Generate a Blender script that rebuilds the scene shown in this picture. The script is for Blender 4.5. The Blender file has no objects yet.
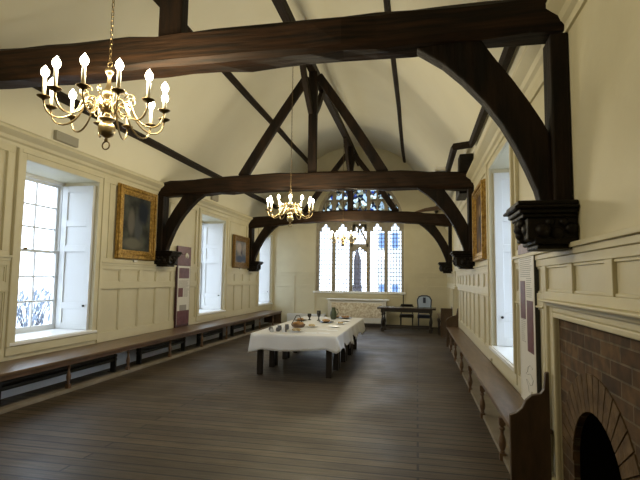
import bpy, math, random
from mathutils import Vector, Matrix
random.seed(7)
C = bpy.context.scene.collection
SC = bpy.context.scene
PI = math.pi

# ------------------------------------------------------------------ camera
F_PX, YAW, PITCH, ROLL = 467.22, math.radians(11.755), math.radians(4.779), math.radians(0.743)
fw = Vector((-math.sin(YAW)*math.cos(PITCH), math.cos(YAW)*math.cos(PITCH), math.sin(PITCH)))
rt = Vector((math.cos(YAW), math.sin(YAW), 0)); up = rt.cross(fw)
r2 = rt*math.cos(ROLL) + up*math.sin(ROLL); u2 = r2.cross(fw)
cd = bpy.data.cameras.new('camera'); cam = bpy.data.objects.new('camera', cd); C.objects.link(cam)
cam.matrix_world = Matrix(((r2.x, u2.x, -fw.x, 0), (r2.y, u2.y, -fw.y, 0), (r2.z, u2.z, -fw.z, 1.5), (0, 0, 0, 1)))
cd.sensor_width = 36; cd.lens = F_PX/640*36; cd.clip_start = 0.02; cd.clip_end = 300
SC.camera = cam

# ------------------------------------------------------------------ world, exposure
w = bpy.data.worlds.new('sky'); SC.world = w; w.use_nodes = True
bg = w.node_tree.nodes['Background']
bg.inputs[0].default_value = (0.74, 0.86, 1.0, 1); bg.inputs[1].default_value = 4.6
SC.view_settings.view_transform = 'Standard'; SC.view_settings.look = 'None'
SC.view_settings.gamma = 1; SC.view_settings.use_curve_mapping = False
SC.view_settings.exposure = 0.28
BULB_W = 7.8          # watts of each candle lamp
SC.cycles.max_bounces = 8; SC.cycles.transparent_max_bounces = 12

# ------------------------------------------------------------------ materials
def mat(name, col, rough=0.6, metal=0.0, noise=None, bump=0.0, bscale=20, stretch=(1, 1, 1), spec=0.5):
    m = bpy.data.materials.new(name); m.use_nodes = True
    nt = m.node_tree; b = nt.nodes['Principled BSDF']
    b.inputs['Base Color'].default_value = (*col, 1); b.inputs['Roughness'].default_value = rough
    b.inputs['Metallic'].default_value = metal; b.inputs['Specular IOR Level'].default_value = spec
    if noise or bump:
        tc = nt.nodes.new('ShaderNodeTexCoord'); mp = nt.nodes.new('ShaderNodeMapping')
        mp.inputs['Scale'].default_value = stretch
        nt.links.new(tc.outputs['Object'], mp.inputs[0])
    if noise:
        col2, sc = noise
        n = nt.nodes.new('ShaderNodeTexNoise'); n.inputs['Scale'].default_value = sc; n.inputs['Detail'].default_value = 6
        nt.links.new(mp.outputs[0], n.inputs['Vector'])
        r = nt.nodes.new('ShaderNodeValToRGB'); r.color_ramp.elements[0].position = .35; r.color_ramp.elements[1].position = .68
        r.color_ramp.elements[0].color = (*col, 1); r.color_ramp.elements[1].color = (*col2, 1)
        nt.links.new(n.outputs[0], r.inputs[0]); nt.links.new(r.outputs[0], b.inputs['Base Color'])
    if bump:
        n2 = nt.nodes.new('ShaderNodeTexNoise'); n2.inputs['Scale'].default_value = bscale; n2.inputs['Detail'].default_value = 5
        nt.links.new(mp.outputs[0], n2.inputs['Vector'])
        bp = nt.nodes.new('ShaderNodeBump'); bp.inputs['Strength'].default_value = bump; bp.inputs['Distance'].default_value = .02
        nt.links.new(n2.outputs[0], bp.inputs['Height']); nt.links.new(bp.outputs[0], b.inputs['Normal'])
    return m

M = {}
M['cream'] = mat('cream_paint', (.60, .55, .385), .5, noise=((.64, .59, .42), 3), bump=.1, bscale=14)
M['cream_panel'] = mat('cream_panel_paint', (.58, .53, .375), .5, noise=((.62, .57, .41), 4), bump=.1, bscale=16)
M['ceiling'] = mat('ceiling_plaster', (.80, .76, .61), .85, noise=((.83, .79, .64), 1.4), bump=.35, bscale=2.5)
M['white_paint'] = mat('white_gloss_paint', (.66, .67, .66), .35)
M['sill'] = mat('white_sill_paint', (.85, .86, .85), .3)
M['oak_x'] = mat('old_oak_cross', (.007, .004, .002), .62, noise=((.028, .0125, .005), 4), bump=.25, bscale=6, stretch=(.5, 5, 9), spec=.18)
M['oak_y'] = mat('old_oak_long', (.012, .007, .004), .65, noise=((.020, .011, .006), 5), bump=.7, bscale=9, stretch=(4, .5, 4), spec=.18)
M['oak_z'] = mat('old_oak_upright', (.004, .0028, .002), .65, noise=((.018, .009, .0045), 3), bump=.5, bscale=7, stretch=(4, 4, .7), spec=.18)
M['corbel'] = mat('black_oak', (.005, .004, .003), .5, noise=((.012, .008, .006), 12), bump=.7, bscale=14, spec=.18)
M['bench'] = mat('bench_oak', (.10, .060, .033), .34, noise=((.17, .105, .060), 4), bump=.12, bscale=20, stretch=(5, .6, 5))
M['bench_dark'] = mat('bench_oak_dark', (.11, .062, .034), .45, noise=((.17, .098, .055), 5), bump=.2, bscale=20)
M['bench_end'] = mat('bench_end_oak', (.055, .032, .017), .5, noise=((.085, .050, .026), 5), bump=.2, bscale=15, stretch=(3, 3, .8))
M['kerb'] = mat('kerb_paint', (.20, .17, .13), .6, noise=((.27, .23, .18), 4))
M['under'] = mat('under_bench_board', (.76, .80, .84), .6)
M['black_iron'] = mat('black_iron', (.012, .012, .013), .45)
M['brass'] = mat('brass', (.46, .35, .19), .3, metal=1.0)
M['brass_dark'] = mat('aged_brass', (.17, .12, .06), .38, metal=1.0)
M['candle'] = mat('candle_sleeve', (.85, .80, .66), .5)
M['gold'] = mat('gilt_frame', (.26, .145, .03), .38, metal=.6, noise=((.55, .35, .09), 22), bump=.9, bscale=45)
M['brown_gilt'] = mat('dark_gilt_frame', (.16, .085, .02), .4, metal=.5, noise=((.30, .18, .05), 30), bump=.7, bscale=45)
M['cloth'] = mat('white_linen', (.76, .77, .80), .85, bump=.15, bscale=60)
M['dark_wood'] = mat('dark_table_wood', (.012, .009, .008), .4, noise=((.026, .018, .014), 8))
M['table_top'] = mat('dark_polished_top', (.05, .04, .036), .22)
M['stone'] = mat('window_stone', (.30, .27, .21), .85, noise=((.38, .34, .27), 8), bump=.3)
M['lead'] = mat('window_lead', (.16, .16, .19), .6)
M['wire'] = mat('grey_grille', (.36, .34, .28), .6)
M['white_card'] = mat('white_card', (.74, .72, .66), .5)
M['maroon'] = mat('maroon_print', (.095, .022, .028), .45, noise=((.16, .05, .055), 14))
M['maroon_dark'] = mat('dark_maroon_print', (.055, .014, .018), .45)
M['grey_print'] = mat('grey_print', (.34, .32, .29), .6)
M['blue_fabric'] = mat('pale_blue_fabric', (.40, .50, .68), .8)
M['navy'] = mat('navy_wood', (.02, .035, .09), .4)
M['floral'] = mat('floral_frontal', (.50, .42, .31), .8, noise=((.86, .83, .75), 18))
M['white_box'] = mat('white_painted_box', (.72, .74, .76), .5)
M['bread'] = mat('bread_crust', (.34, .17, .06), .7, noise=((.55, .34, .15), 40))
M['pale_food'] = mat('pale_pastry', (.62, .50, .30), .7, noise=((.42, .30, .15), 50))
M['pewter'] = mat('pewter', (.16, .16, .17), .35, metal=.8)
M['pewter_pale'] = mat('pale_pewter', (.55, .56, .58), .35, metal=.6)
M['black_pot'] = mat('black_glaze', (.012, .012, .014), .25)
M['green_pot'] = mat('green_glaze', (.055, .075, .04), .3)
M['ceramic'] = mat('white_ceramic', (.78, .79, .80), .3)
M['paper'] = mat('white_paper', (.88, .92, 1.0), .6)
M['soot_and_dark'] = mat('soot_and_dark', (.006, .006, .006), .9)  # soot of the firebox; also the painted darkness behind the low door
M['plaque'] = mat('grey_iron_plaque', (.10, .10, .11), .5)
M['pale_stone'] = mat('pale_building', (.80, .80, .78), .9)
M['tower_stone'] = mat('dark_tower', (.05, .045, .055), .9)
M['blue_glass'] = mat('blue_window', (.13, .22, .42), .3)
M['paving'] = mat('outside_paving', (.45, .46, .48), .9)
M['foliage'] = mat('outside_foliage', (.20, .24, .30), .9)

def emis(name, col, s):
    m = bpy.data.materials.new(name); m.use_nodes = True; nt = m.node_tree; nt.nodes.clear()
    e = nt.nodes.new('ShaderNodeEmission'); e.inputs[0].default_value = (*col, 1); e.inputs[1].default_value = s
    o = nt.nodes.new('ShaderNodeOutputMaterial'); nt.links.new(e.outputs[0], o.inputs[0]); return m
M['bulb'] = emis('lit_bulb', (1, .88, .62), 22)

def glass(name, col=(.97, .98, 1), stained=False):
    m = bpy.data.materials.new(name); m.use_nodes = True; nt = m.node_tree; nt.nodes.clear()
    t = nt.nodes.new('ShaderNodeBsdfTransparent'); t.inputs[0].default_value = (*col, 1)
    g = nt.nodes.new('ShaderNodeBsdfGlossy'); g.inputs['Roughness'].default_value = .05
    mx = nt.nodes.new('ShaderNodeMixShader'); mx.inputs[0].default_value = .06
    o = nt.nodes.new('ShaderNodeOutputMaterial')
    if stained:
        tc = nt.nodes.new('ShaderNodeTexCoord'); v = nt.nodes.new('ShaderNodeTexVoronoi'); v.inputs['Scale'].default_value = 10
        r = nt.nodes.new('ShaderNodeValToRGB'); r.color_ramp.interpolation = 'CONSTANT'
        sx = nt.nodes.new('ShaderNodeSeparateColor')
        el = r.color_ramp.elements; el[0].position = 0; el[0].color = (.06, .08, .12, 1); el[1].position = .14; el[1].color = (.40, .46, .50, 1)
        for p, c in ((.34, (.02, .03, .04)), (.52, (.52, .56, .54)), (.68, (.05, .08, .09)), (.80, (.30, .30, .24)), (.92, (.06, .12, .30))):
            e = el.new(p); e.color = (*c, 1)
        nt.links.new(tc.outputs['Object'], v.inputs['Vector']); nt.links.new(v.outputs['Color'], sx.inputs[0])
        nt.links.new(sx.outputs[0], r.inputs[0]); nt.links.new(r.outputs[0], t.inputs[0])
    nt.links.new(t.outputs[0], mx.inputs[1]); nt.links.new(g.outputs[0], mx.inputs[2]); nt.links.new(mx.outputs[0], o.inputs[0])
    return m
M['glass'] = glass('clear_glass'); M['stained'] = glass('stained_glass', stained=True)
M['bottle_glass'] = glass('drinking_glass', (.55, .58, .60))

def floor_mat():
    m = mat('floor_boards', (.1, .06, .04), .4); nt = m.node_tree; b = nt.nodes['Principled BSDF']
    L = nt.links.new; N = nt.nodes.new
    tc = N('ShaderNodeTexCoord')
    br = N('ShaderNodeTexBrick'); br.offset = .37; br.inputs['Scale'].default_value = 1
    br.inputs['Brick Width'].default_value = 7.3; br.inputs['Row Height'].default_value = .135
    br.inputs['Mortar Size'].default_value = .011; br.inputs['Mortar Smooth'].default_value = .2
    br.inputs['Color1'].default_value = (.048, .035, .022, 1); br.inputs['Color2'].default_value = (.102, .075, .047, 1)
    br.inputs['Mortar'].default_value = (.006, .004, .003, 1); br.inputs['Bias'].default_value = 0
    L(tc.outputs['Object'], br.inputs['Vector'])
    mp = N('ShaderNodeMapping'); mp.inputs['Scale'].default_value = (1.0, 14, 1); L(tc.outputs['Object'], mp.inputs[0])
    n = N('ShaderNodeTexNoise'); n.inputs['Scale'].default_value = 2.2; n.inputs['Detail'].default_value = 8; n.inputs['Roughness'].default_value = .65
    L(mp.outputs[0], n.inputs['Vector'])
    r = N('ShaderNodeValToRGB'); r.color_ramp.elements[0].position = .3; r.color_ramp.elements[1].position = .72
    r.color_ramp.elements[0].color = (.42, .42, .42, 1); r.color_ramp.elements[1].color = (1.5, 1.45, 1.4, 1)
    L(n.outputs[0], r.inputs[0])
    mx = N('ShaderNodeMix'); mx.data_type = 'RGBA'; mx.blend_type = 'MULTIPLY'; mx.inputs[0].default_value = 1
    L(br.outputs['Color'], mx.inputs[6]); L(r.outputs[0], mx.inputs[7]); L(mx.outputs[2], b.inputs['Base Color'])
    n2 = N('ShaderNodeTexNoise'); n2.inputs['Scale'].default_value = 1.3; n2.inputs['Detail'].default_value = 4; L(tc.outputs['Object'], n2.inputs['Vector'])
    mr = N('ShaderNodeMapRange'); mr.inputs['From Min'].default_value = .3; mr.inputs['From Max'].default_value = .7
    mr.inputs['To Min'].default_value = .42; mr.inputs['To Max'].default_value = .62
    L(n2.outputs[0], mr.inputs[0]); L(mr.outputs[0], b.inputs['Roughness'])
    ad = N('ShaderNodeMath'); ad.operation = 'MULTIPLY_ADD'; ad.inputs[1].default_value = -1.2
    L(br.outputs['Fac'], ad.inputs[0]); L(n.outputs[0], ad.inputs[2])
    bp = N('ShaderNodeBump'); bp.inputs['Strength'].default_value = .35; bp.inputs['Distance'].default_value = .012
    L(ad.outputs[0], bp.inputs['Height']); L(bp.outputs[0], b.inputs['Normal'])
    return m
M['floor'] = floor_mat()

def brick_mat():
    m = mat('old_brick', (.2, .1, .06), .9); nt = m.node_tree; b = nt.nodes['Principled BSDF']
    L = nt.links.new; N = nt.nodes.new
    tc = N('ShaderNodeTexCoord'); sp = N('ShaderNodeSeparateXYZ'); cb = N('ShaderNodeCombineXYZ')
    L(tc.outputs['Object'], sp.inputs[0]); L(sp.outputs[1], cb.inputs[0]); L(sp.outputs[2], cb.inputs[1])
    br = N('ShaderNodeTexBrick'); br.inputs['Scale'].default_value = 1
    br.inputs['Brick Width'].default_value = .25; br.inputs['Row Height'].default_value = .085
    br.inputs['Mortar Size'].default_value = .006; br.inputs['Mortar Smooth'].default_value = .3
    br.inputs['Color1'].default_value = (.065, .034, .017, 1); br.inputs['Color2'].default_value = (.15, .088, .042, 1)
    br.inputs['Mortar'].default_value = (.17, .135, .09, 1)
    L(cb.outputs[0], br.inputs['Vector'])
    n = N('ShaderNodeTexNoise'); n.inputs['Scale'].default_value = 11; n.inputs['Detail'].default_value = 5; L(tc.outputs['Object'], n.inputs['Vector'])
    mx = N('ShaderNodeMix'); mx.data_type = 'RGBA'; mx.blend_type = 'MULTIPLY'; mx.inputs[0].default_value = .8
    r = N('ShaderNodeValToRGB'); r.color_ramp.elements[0].position = .35; r.color_ramp.elements[1].position = .7
    r.color_ramp.elements[0].color = (.4, .4, .4, 1); r.color_ramp.elements[1].color = (1.25, 1.2, 1.1, 1); L(n.outputs[0], r.inputs[0])
    L(br.outputs['Color'], mx.inputs[6]); L(r.outputs[0], mx.inputs[7]); L(mx.outputs[2], b.inputs['Base Color'])
    bp = N('ShaderNodeBump'); bp.inputs['Strength'].default_value = .6; bp.inputs['Distance'].default_value = .01; bp.invert = True
    L(br.outputs['Fac'], bp.inputs['Height']); L(bp.outputs[0], b.inputs['Normal'])
    return m
M['brick'] = brick_mat()
M['voussoir'] = mat('arch_brick', (.075, .044, .021), .9, noise=((.16, .10, .048), 9), bump=.5)

def paint_mat(name, base, figs):
    """oil painting: cloudy ground with soft figure blobs; object coordinates, origin at the canvas centre, Y across, Z up"""
    m = mat(name, base[0], .75, spec=.2); nt = m.node_tree; b = nt.nodes['Principled BSDF']; L = nt.links.new; N = nt.nodes.new
    tc = N('ShaderNodeTexCoord'); n = N('ShaderNodeTexNoise'); n.inputs['Scale'].default_value = 4; n.inputs['Detail'].default_value = 6
    L(tc.outputs['Object'], n.inputs['Vector'])
    r = N('ShaderNodeValToRGB'); e = r.color_ramp.elements; e[0].position = .35; e[1].position = .65
    e[0].color = (*base[0], 1); e[1].color = (*base[1], 1); L(n.outputs[0], r.inputs[0]); cur = r.outputs[0]
    for (cy, cz, ry, rz, col) in figs:
        mp = N('ShaderNodeMapping'); mp.vector_type = 'POINT'
        mp.inputs['Location'].default_value = (0, -cy/ry, -cz/rz); mp.inputs['Scale'].default_value = (0, 1/ry, 1/rz)
        L(tc.outputs['Object'], mp.inputs[0])
        ln = N('ShaderNodeVectorMath'); ln.operation = 'LENGTH'; L(mp.outputs[0], ln.inputs[0])
        a = N('ShaderNodeMath'); a.operation = 'MULTIPLY_ADD'; a.inputs[1].default_value = .8; L(n.outputs[0], a.inputs[0]); L(ln.outputs['Value'], a.inputs[2])
        rr = N('ShaderNodeMapRange'); rr.inputs['From Min'].default_value = 1.1; rr.inputs['From Max'].default_value = 1.6
        rr.inputs['To Min'].default_value = 1; rr.inputs['To Max'].default_value = 0; L(a.outputs[0], rr.inputs[0])
        mx = N('ShaderNodeMix'); mx.data_type = 'RGBA'; L(rr.outputs[0], mx.inputs[0]); L(cur, mx.inputs[6]); mx.inputs[7].default_value = (*col, 1); cur = mx.outputs[2]
    L(cur, b.inputs['Base Color']); return m

# ------------------------------------------------------------------ mesh builder
class MB:
    def __init__(s): s.v = []; s.f = []
    def add(s, vs, fs):
        o = len(s.v); s.v += [tuple(p) for p in vs]; s.f += [tuple(i+o for i in f) for f in fs]; return s
    def box(s, x0, x1, y0, y1, z0, z1):
        return s.add([(x0, y0, z0), (x1, y0, z0), (x1, y1, z0), (x0, y1, z0), (x0, y0, z1), (x1, y0, z1), (x1, y1, z1), (x0, y1, z1)],
                     [(0, 3, 2, 1), (4, 5, 6, 7), (0, 1, 5, 4), (1, 2, 6, 5), (2, 3, 7, 6), (3, 0, 4, 7)])
    def cbox(s, c, d, rz=0):
        vs = []; ca, sa = math.cos(rz), math.sin(rz)
        for z in (-1, 1):
            for x, y in ((-1, -1), (1, -1), (1, 1), (-1, 1)):
                px, py = x*d[0]/2, y*d[1]/2
                vs.append((c[0]+px*ca-py*sa, c[1]+px*sa+py*ca, c[2]+z*d[2]/2))
        return s.add(vs, [(0, 3, 2, 1), (4, 5, 6, 7), (0, 1, 5, 4), (1, 2, 6, 5), (2, 3, 7, 6), (3, 0, 4, 7)])
    def lathe(s, prof, c=(0, 0, 0), n=16):
        k = len(prof); vs = []
        for r, z in prof:
            for i in range(n):
                a = 2*PI*i/n; vs.append((c[0]+r*math.cos(a), c[1]+r*math.sin(a), c[2]+z))
        fs = [(j*n+i, j*n+(i+1) % n, (j+1)*n+(i+1) % n, (j+1)*n+i) for j in range(k-1) for i in range(n)]
        fs.append(tuple(range(n-1, -1, -1))); fs.append(tuple((k-1)*n+i for i in range(n)))
        return s.add(vs, fs)
    def tube(s, pts, rad, n=8, closed=False, flat=None):
        pts = [Vector(p) for p in pts]; k = len(pts); vs = []
        rads = rad if isinstance(rad, (list, tuple)) else [rad]*k
        prev = None
        for j in range(k):
            a = pts[(j-1) % k] if (j > 0 or closed) else pts[j]; b = pts[(j+1) % k] if (j < k-1 or closed) else pts[j]
            t = (b-a).normalized()
            if prev is None:
                ref = Vector((0, 0, 1)) if abs(t.z) < .9 else Vector((1, 0, 0)); nn = t.cross(ref).normalized()
            else:
                nn = (prev - t*prev.dot(t)).normalized()
            prev = nn; bb = t.cross(nn)
            for i in range(n):
                an = 2*PI*i/n; vs.append(pts[j] + (nn*math.cos(an) + bb*math.sin(an))*rads[j])
        m_ = k if closed else k-1
        fs = [(j*n+i, j*n+(i+1) % n, ((j+1) % k)*n+(i+1) % n, ((j+1) % k)*n+i) for j in range(m_) for i in range(n)]
        if not closed: fs.append(tuple(range(n-1, -1, -1))); fs.append(tuple((k-1)*n+i for i in range(n)))
        return s.add(vs, fs)
    def prism(s, poly, axis, a0, a1):
        """closed 2-D polygon extruded along axis: 'x' poly=(y,z); 'y' poly=(x,z); 'z' poly=(x,y)"""
        k = len(poly); vs = []
        for a in (a0, a1):
            for p, q in poly:
                vs.append({'x': (a, p, q), 'y': (p, a, q), 'z': (p, q, a)}[axis])
        fs = [(i, (i+1) % k, k+(i+1) % k, k+i) for i in range(k)] + [tuple(range(k-1, -1, -1)), tuple(range(k, 2*k))]
        return s.add(vs, fs)
    def ribbon(s, pairs, axis, a0, a1):
        """pairs of (lower, upper) 2-D points swept to a solid strip, extruded along axis"""
        k = len(pairs)
        P = lambda a, q: {'x': (a, q[0], q[1]), 'y': (q[0], a, q[1])}[axis]
        vs = []
        for lo, hi in pairs: vs += [P(a0, lo), P(a0, hi), P(a1, hi), P(a1, lo)]
        fs = [(4*j+i, 4*j+(i+1) % 4, 4*(j+1)+(i+1) % 4, 4*(j+1)+i) for j in range(k-1) for i in range(4)]
        fs += [(3, 2, 1, 0), tuple(4*(k-1)+i for i in range(4))]
        return s.add(vs, fs)
    def jitter(s, a, seed=1):
        rr = random.Random(seed); s.v = [(x+rr.uniform(-a, a), y+rr.uniform(-a, a), z+rr.uniform(-a, a)) for x, y, z in s.v]; return s
    def build(s, name, m, parent=None, smooth=False, bevel=0, loc=None, kind=None):
        me = bpy.data.meshes.new(name)
        vs = s.v if loc is None else [(x-loc[0], y-loc[1], z-loc[2]) for x, y, z in s.v]
        me.from_pydata(vs, [], s.f); me.validate(); me.update()
        import bmesh
        b = bmesh.new(); b.from_mesh(me); bmesh.ops.recalc_face_normals(b, faces=b.faces); b.to_mesh(me); b.free()
        me.materials.append(M[m] if isinstance(m, str) else m)
        if smooth:
            for p in me.polygons: p.use_smooth = True
        o = bpy.data.objects.new(name, me); C.objects.link(o)
        if loc is not None: o.location = loc
        if parent is not None:
            o.parent = parent
        if bevel:
            bm_ = o.modifiers.new('bevel', 'BEVEL'); bm_.width = bevel; bm_.segments = 2; bm_.limit_method = 'ANGLE'; bm_.angle_limit = .6
        if kind: o['kind'] = kind
        return o

def tag(o, label, cat, group=None):
    o['label'] = label; o['category'] = cat
    if group: o['group'] = group
    return o
def thing(name, label, cat, loc=(0, 0, 0), rz=0, group=None):
    o = bpy.data.objects.new(name, None); C.objects.link(o); o.location = loc; o.rotation_euler.z = rz; o.empty_display_size = .1
    return tag(o, label, cat, group)
def copy_tree(o, parent=None):
    c = o.copy(); C.objects.link(c)
    if parent is not None: c.parent = parent
    for ch in [q for q in bpy.data.objects if q.parent == o]: copy_tree(ch, c)
    return c
def lerp(a, b, t): return a+(b-a)*t
def bez(p0, p1, p2, p3, n=10):
    out = []
    for i in range(n+1):
        t = i/n; u = 1-t
        out.append(tuple(u**3*a+3*u*u*t*b+3*u*t*t*c_+t**3*d for a, b, c_, d in zip(p0, p1, p2, p3)))
    return out

# ------------------------------------------------------------------ dimensions
XL, XR, YE, YB = -4.97, .97, 15.75, -2.2       # wall faces
XC = -2.00                                    # centre line of the roof
WT = .70                                       # wall thickness
EAVE = 3.33
LW = [(5.05, 6.47), (10.12, 11.53), (14.28, 15.62)]    # window openings of the left wall
RW = [(5.05, 6.47)]
WZ = (.66, 2.99)
TR = [3.27, 8.35, 13.40]                       # roof trusses

# ------------------------------------------------------------------ shell
MB().box(XL-WT, XR+WT, YB-.3, YE+.6, -.2, 0).build('floor', 'floor', kind='structure')

def wall_grid(name, x0, x1, ya, yb, ztop, holes, m):
    ys = sorted({ya, yb, *[h[0] for h in holes], *[h[1] for h in holes]}); b = MB()
    for a, c in zip(ys, ys[1:]):
        hs = [h for h in holes if h[0] <= a and h[1] >= c]
        if not hs: b.box(x0, x1, a, c, 0, ztop); continue
        h = hs[0]
        if h[2] > 0: b.box(x0, x1, a, c, 0, h[2])
        b.box(x0, x1, a, c, h[3], ztop)
    return b.build(name, m, kind='structure')
wall_grid('wall_left', XL-WT, XL, YB, YE+.5, EAVE, [(a, b, *WZ) for a, b in LW], 'cream')
DOOR_R = (11.75, 12.35)
FY0, FY1, FZ = 1.75, 3.61, 1.25                # fireplace opening in the wall
wall_grid('wall_right', XR, XR+WT, YB, YE+.5, EAVE,
          [(a, b, *WZ) for a, b in RW] + [(FY0, FY1, 0, FZ), (DOOR_R[0], DOOR_R[1], 0, 1.30)], 'cream')
MB().box(XL, XR, YB-.3, YB, 0, 6.4).build('wall_back', 'cream', kind='structure')

# ceiling: coved profile
prof = [(2.975, 3.33), (2.965, 3.70), (2.90, 3.98), (2.32, 4.72), (1.62, 5.50), (1.12, 5.86), (.56, 6.03), (0, 6.08)]
right = [(XC+x, z) for x, z in prof]; left = [(XC-x, z) for x, z in prof]
path = left + right[::-1][1:]
def smooth_path(P, n=4):
    out = []
    for i in range(len(P)-1):
        p0 = P[max(i-1, 0)]; p1 = P[i]; p2 = P[i+1]; p3 = P[min(i+2, len(P)-1)]
        for k in range(n):
            t = k/n
            out.append(tuple(.5*((2*p1[j])+(-p0[j]+p2[j])*t+(2*p0[j]-5*p1[j]+4*p2[j]-p3[j])*t*t+(-p0[j]+3*p1[j]-3*p2[j]+p3[j])*t**3) for j in (0, 1)))
    out.append(P[-1]); return out
sp_ = smooth_path(path)
out_path = []
for i, p in enumerate(sp_):
    a = sp_[max(i-1, 0)]; b = sp_[min(i+1, len(sp_)-1)]; d = Vector((b[0]-a[0], b[1]-a[1])).normalized()
    out_path.append((p[0]-d.y*.25, p[1]+d.x*.25))
mb = MB(); mb.ribbon(list(zip(sp_, out_path)), 'y', YB, YE+.5)
mb.build('ceiling', 'ceiling', smooth=True, kind='structure')

# far wall with the great pointed window
WX, WZ0 = -1.925, 1.10
arch = [(1.50, 3.30), (1.47, 3.68), (1.36, 4.05), (1.14, 4.42), (.80, 4.76), (.40, 5.00), (0, 5.12)]
arch = smooth_path(arch, 3)
def arch_z(dx):
    dx = abs(dx)
    for (a, za), (b, zb) in zip(arch, arch[1:]):
        if b <= dx <= a: return lerp(zb, za, (dx-b)/(a-b)) if a > b else za
    return 3.3
xs = [WX-a for a, _ in arch] + [WX+a for a, _ in arch[::-1]][1:]
zs = [z for _, z in arch] + [z for _, z in arch[::-1]][1:]
mb = MB()
mb.box(XL-WT, xs[0], YE, YE+.5, 0, 6.5); mb.box(xs[-1], XR+WT, YE, YE+.5, 0, 6.5); mb.box(xs[0], xs[-1], YE, YE+.5, 0, WZ0)
mb.ribbon([((x, z), (x, 6.5)) for x, z in zip(xs, zs)], 'y', YE, YE+.5)
mb.build('wall_end', 'cream', kind='structure')

# ------------------------------------------------------------------ cornice, rails and panelling
def side_x(side, d):                    # d metres out of the wall face
    return XL+d if side == 'left' else XR-d
def sbox(mb, side, d0, d1, y0, y1, z0, z1):
    a, b = sorted((side_x(side, d0), side_x(side, d1))); mb.box(a, b, y0, y1, z0, z1)
for n, side in enumerate(('left', 'right')):
    cp = [(0, 3.12), (.02, 3.12), (.03, 3.16), (.055, 3.18), (.07, 3.22), (.11, 3.25), (.14, 3.275), (.14, 3.31), (.115, 3.335), (0, 3.36)]
    MB().prism([(side_x(side, d), z) for d, z in cp], 'y', YB, YE).build('trim_%d' % (n+1), 'cream', kind='structure')
def panelling(side, holes, ya, yb, name):
    """dado rail, rows of stiles and rails, upper frames; skips the openings"""
    mb = MB(); pm = MB(); D = .022
    free = []; c = ya
    for h in sorted(holes): free.append((c, h[0])); c = h[1]
    free.append((c, yb))
    for a, b in free:
        if b-a < .05: continue
        sbox(mb, side, 0, .05, a, b, 1.715, 1.745); sbox(mb, side, 0, .03, a, b, 1.675, 1.715); sbox(mb, side, 0, D, a, b, 1.62, 1.675)
        sbox(mb, side, 0, D, a, b, 1.31, 1.41); sbox(mb, side, 0, D, a, b, .45, .60)
        sbox(mb, side, 0, .035, a, b, 1.295, 1.31)
        k = max(1, round((b-a)/.60)); w_ = (b-a)/k
        for i in range(k+1):
            y = a+i*w_; y0 = max(a, y-.05); y1 = min(b, y+.05)
            sbox(mb, side, 0, D, y0, y1, .60, 1.295); sbox(mb, side, 0, D, y0, y1, 1.41, 1.62)
        for i in range(k):
            y0 = a+i*w_+.05; y1 = a+(i+1)*w_-.05
            for z0, z1 in ((.60, 1.295), (1.41, 1.62)):    # bolection beads inside each panel
                sbox(pm, side, 0, .012, y0, y0+.018, z0, z1); sbox(pm, side, 0, .012, y1-.018, y1, z0, z1)
                sbox(pm, side, 0, .012, y0+.018, y1-.018, z1-.018, z1); sbox(pm, side, 0, .012, y0+.018, y1-.018, z0, z0+.018)
    mb.build(name, 'cream', kind='structure', bevel=.004); pm.build(name+'0', 'cream_panel', kind='structure')
def upper(side, fields, name):
    mb = MB()
    for a, b in fields:
        sbox(mb, side, 0, .022, a, b, 3.03, 3.12); sbox(mb, side, 0, .022, a, b, 1.745, 1.80)
        sbox(mb, side, 0, .022, a, a+.10, 1.80, 3.03); sbox(mb, side, 0, .022, b-.10, b, 1.80, 3.03)
        for q in (a+.10, b-.115): sbox(mb, side, .0, .034, q, q+.015, 1.80, 3.03)
    mb.build(name, 'cream', kind='structure', bevel=.004)
panelling('left', [(a-.14, b+.14) for a, b in LW[:2]] + [(LW[2][0]-.12, YE)], YB, YE, 'trim_3')
panelling('right', [(RW[0][0]-.14, RW[0][1]+.14), (DOOR_R[0]-.06, DOOR_R[1]+.06)], 3.88, YE, 'trim_4')
upper('left', [(YB, 4.88), (6.64, 8.15), (8.55, 9.95), (11.70, 13.2)], 'trim_5')
upper('right', [(3.5, 4.88), (6.62, 8.15), (8.55, 13.2), (13.6, 15.7)], 'trim_6')
# panelling over the fireplace
mb = MB(); side = 'right'
sbox(mb, side, 0, .055, YB, 3.88, 1.715, 1.745); sbox(mb, side, 0, .035, YB, 3.88, 1.675, 1.715); sbox(mb, side, 0, .022, YB, 3.88, 1.62, 1.675)
sbox(mb, side, 0, .022, YB, 3.88, 1.36, 1.43)
sbox(mb, side, 0, .022, 3.81, 3.88, 1.43, 1.62); y = 3.29
while y > YB+.3:
    sbox(mb, side, 0, .022, y-.10, y, 1.43, 1.62)
    for z0, z1 in ((1.43, 1.448), (1.602, 1.62)): sbox(mb, side, 0, .012, y, y+.52, z0, z1)
    y -= .62
mb.build('trim_7', 'cream', kind='structure', bevel=.004)
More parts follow.
